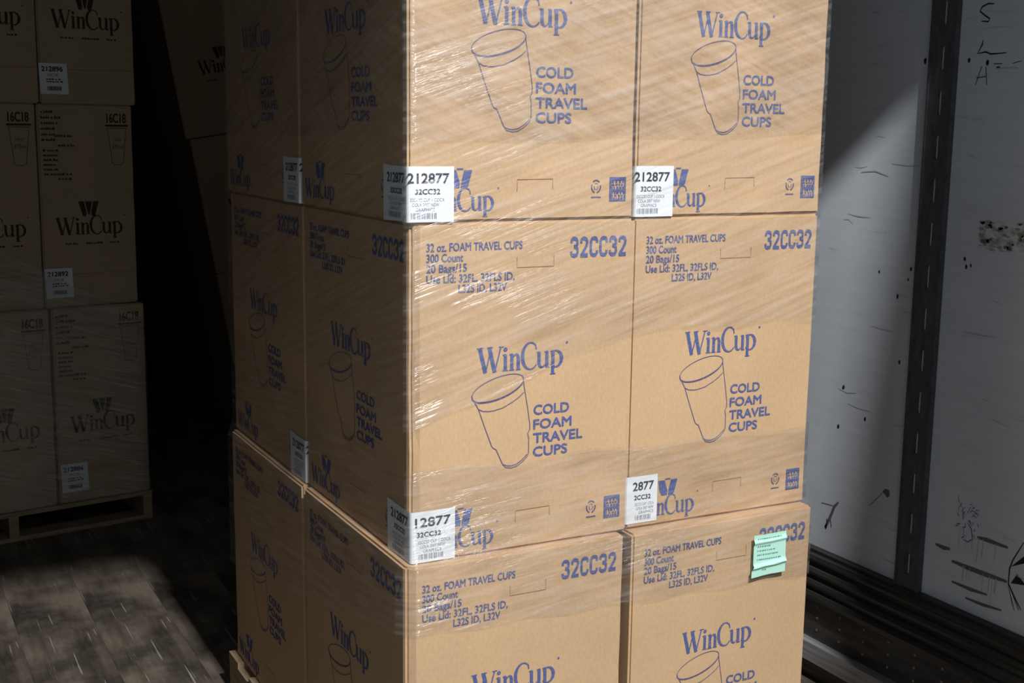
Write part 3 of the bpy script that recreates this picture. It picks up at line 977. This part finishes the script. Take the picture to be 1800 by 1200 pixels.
wrap = empty('stretch_wrap', (0, 0, Z3))
tag(wrap, 'clear glossy stretch wrap wound in wrinkled bands round the bright carton stack', 'stretch wrap')
def lowA(p, s):
    if p.y > 0.02 and p.x < 0.01:
        return 1.47 - 0.42 + 0.10 * min(1, p.y / 1.2)
    return 1.47 - 0.235 - 0.17 * max(0.0, (0.50 - p.x) / 0.5) + 0.006 * math.sin(p.x * 23)
def highA(p, s):
    return 2.142
def lowB(p, s):
    return 1.47 - 0.815 - 0.02 * p.x + (0.0 if p.x > 0.01 else -0.25 * min(1, p.y / 1.2)) + 0.004 * math.sin(p.x * 31 + p.y * 17)
def highB(p, s):
    return 1.47 - 0.485 + (0.0 if p.x > 0.01 or p.y < 0.01 else 0.10 * min(1, p.y / 1.2)) + 0.005 * math.sin(p.x * 19)
def add_band(me, m, nm='wrap_band'):
    o = obj(nm, me, m, wrap)
    o.matrix_parent_inverse = Matrix.Translation((0, 0, -Z3))
    return o
def midA(p, s):
    return 1.63 + (0.035 * (p.x - 0.3) if p.y < 0.02 else 0.0) + 0.004 * math.sin(p.x * 15)
add_band(band_mesh(path, midA, highA, off_main, 40, 0.0022, 1.0), M_FILM_A)
add_band(band_mesh(path, lowA, highA, lambda p, z: off_main(p, z) + 0.002, 60, 0.0022, 3.0), M_FILM_D)
add_band(band_mesh(path, lowB, highB, off_main, 40, 0.0022, 2.0), M_FILM_B)

# film on the left pallet
lw = empty('stretch_wrap', (LO.x, LO.y, LPH))
tag(lw, 'thin wrinkled stretch wrap round the lower cartons of the dim left pallet', 'stretch wrap')
a0, a1 = lpos(-0.765), lpos(-0.012)
b0, b1 = lpos(0.0, 0.012), lpos(0.0, 0.48)
nf = Vector((math.sin(LA), -math.cos(LA)))
ns = Vector((math.cos(LA), math.sin(LA)))
lpath = [((a0.x, a0.y), (a1.x, a1.y), tuple(nf), tuple(nf)), ((a1.x, a1.y), (b0.x, b0.y), tuple(nf), tuple(ns)), ((b0.x, b0.y), (b1.x, b1.y), tuple(ns), tuple(ns))]
def lowL(p, s):
    return 0.123
def highL(p, s):
    return 1.28 - 0.42 * min(1.0, s / 0.75)
o = obj('wrap_band', band_mesh(lpath, lowL, highL, lambda p, z: 0.010, 40, 0.006, 5.0), M_FILM_C, lw)
o.matrix_parent_inverse = Matrix.Translation((-LO.x, -LO.y, -LPH))

# ------------------------------------------------------------------ mint green note stuck on the wrap
nt_ = empty('paper_note', (0.827, -0.0375, 0.651), (0, 0, 0.0))
tag(nt_, 'crumpled mint green paper note stuck over the 32CC32 print', 'paper note')
def note_y(u, v):
    y = 0.003 * math.sin(u * 60 + v * 25) * 0.35
    for c, a in ((0.024 + 0.07 * u, 0.006), (0.082 + 0.03 * u, 0.004)):
        y -= a * math.exp(-((v - c) / 0.0045) ** 2)
    return y - 0.0035
NU, NV = 10, 30
g = MB()
wn, hn = 0.092, 0.100
for j in range(NV + 1):
    for i2 in range(NU + 1):
        u, v = wn * i2 / NU, hn * j / NV
        zz = v + (0.006 * u / wn if j == 0 else 0)
        xx = u + (0.004 if v < 0.026 else 0.0) * (1 if i2 == 0 else 0) * -1
        g.v.append((xx, note_y(u, v), zz))
r = NU + 1
for j in range(NV):
    for i2 in range(NU):
        g.f.append((j * r + i2, j * r + i2 + 1, (j + 1) * r + i2 + 1, (j + 1) * r + i2))
g.build('sheet', M_GREEN, nt_)
g = MB()
rr = random.Random(8)
for (v, a, b) in ((0.090, 0.010, 0.075), (0.072, 0.010, 0.040), (0.062, 0.010, 0.060), (0.052, 0.010, 0.068), (0.041, 0.010, 0.078), (0.016, 0.026, 0.036)):
    x = a
    while x < b:
        ww = rr.uniform(0.002, 0.006)
        y = min(note_y(x, v), note_y(x + ww, v), note_y(x, v + 0.0022), note_y(x + ww, v + 0.0022)) - 0.0012
        g.face([(x, y, v), (x + ww, y, v), (x + ww, y, v + 0.0024), (x, y, v + 0.0024)])
        x += ww + rr.uniform(0.001, 0.003)
g.build('note_print', plain('faded_note_print', (0.14, 0.33, 0.28), 0.7), nt_)
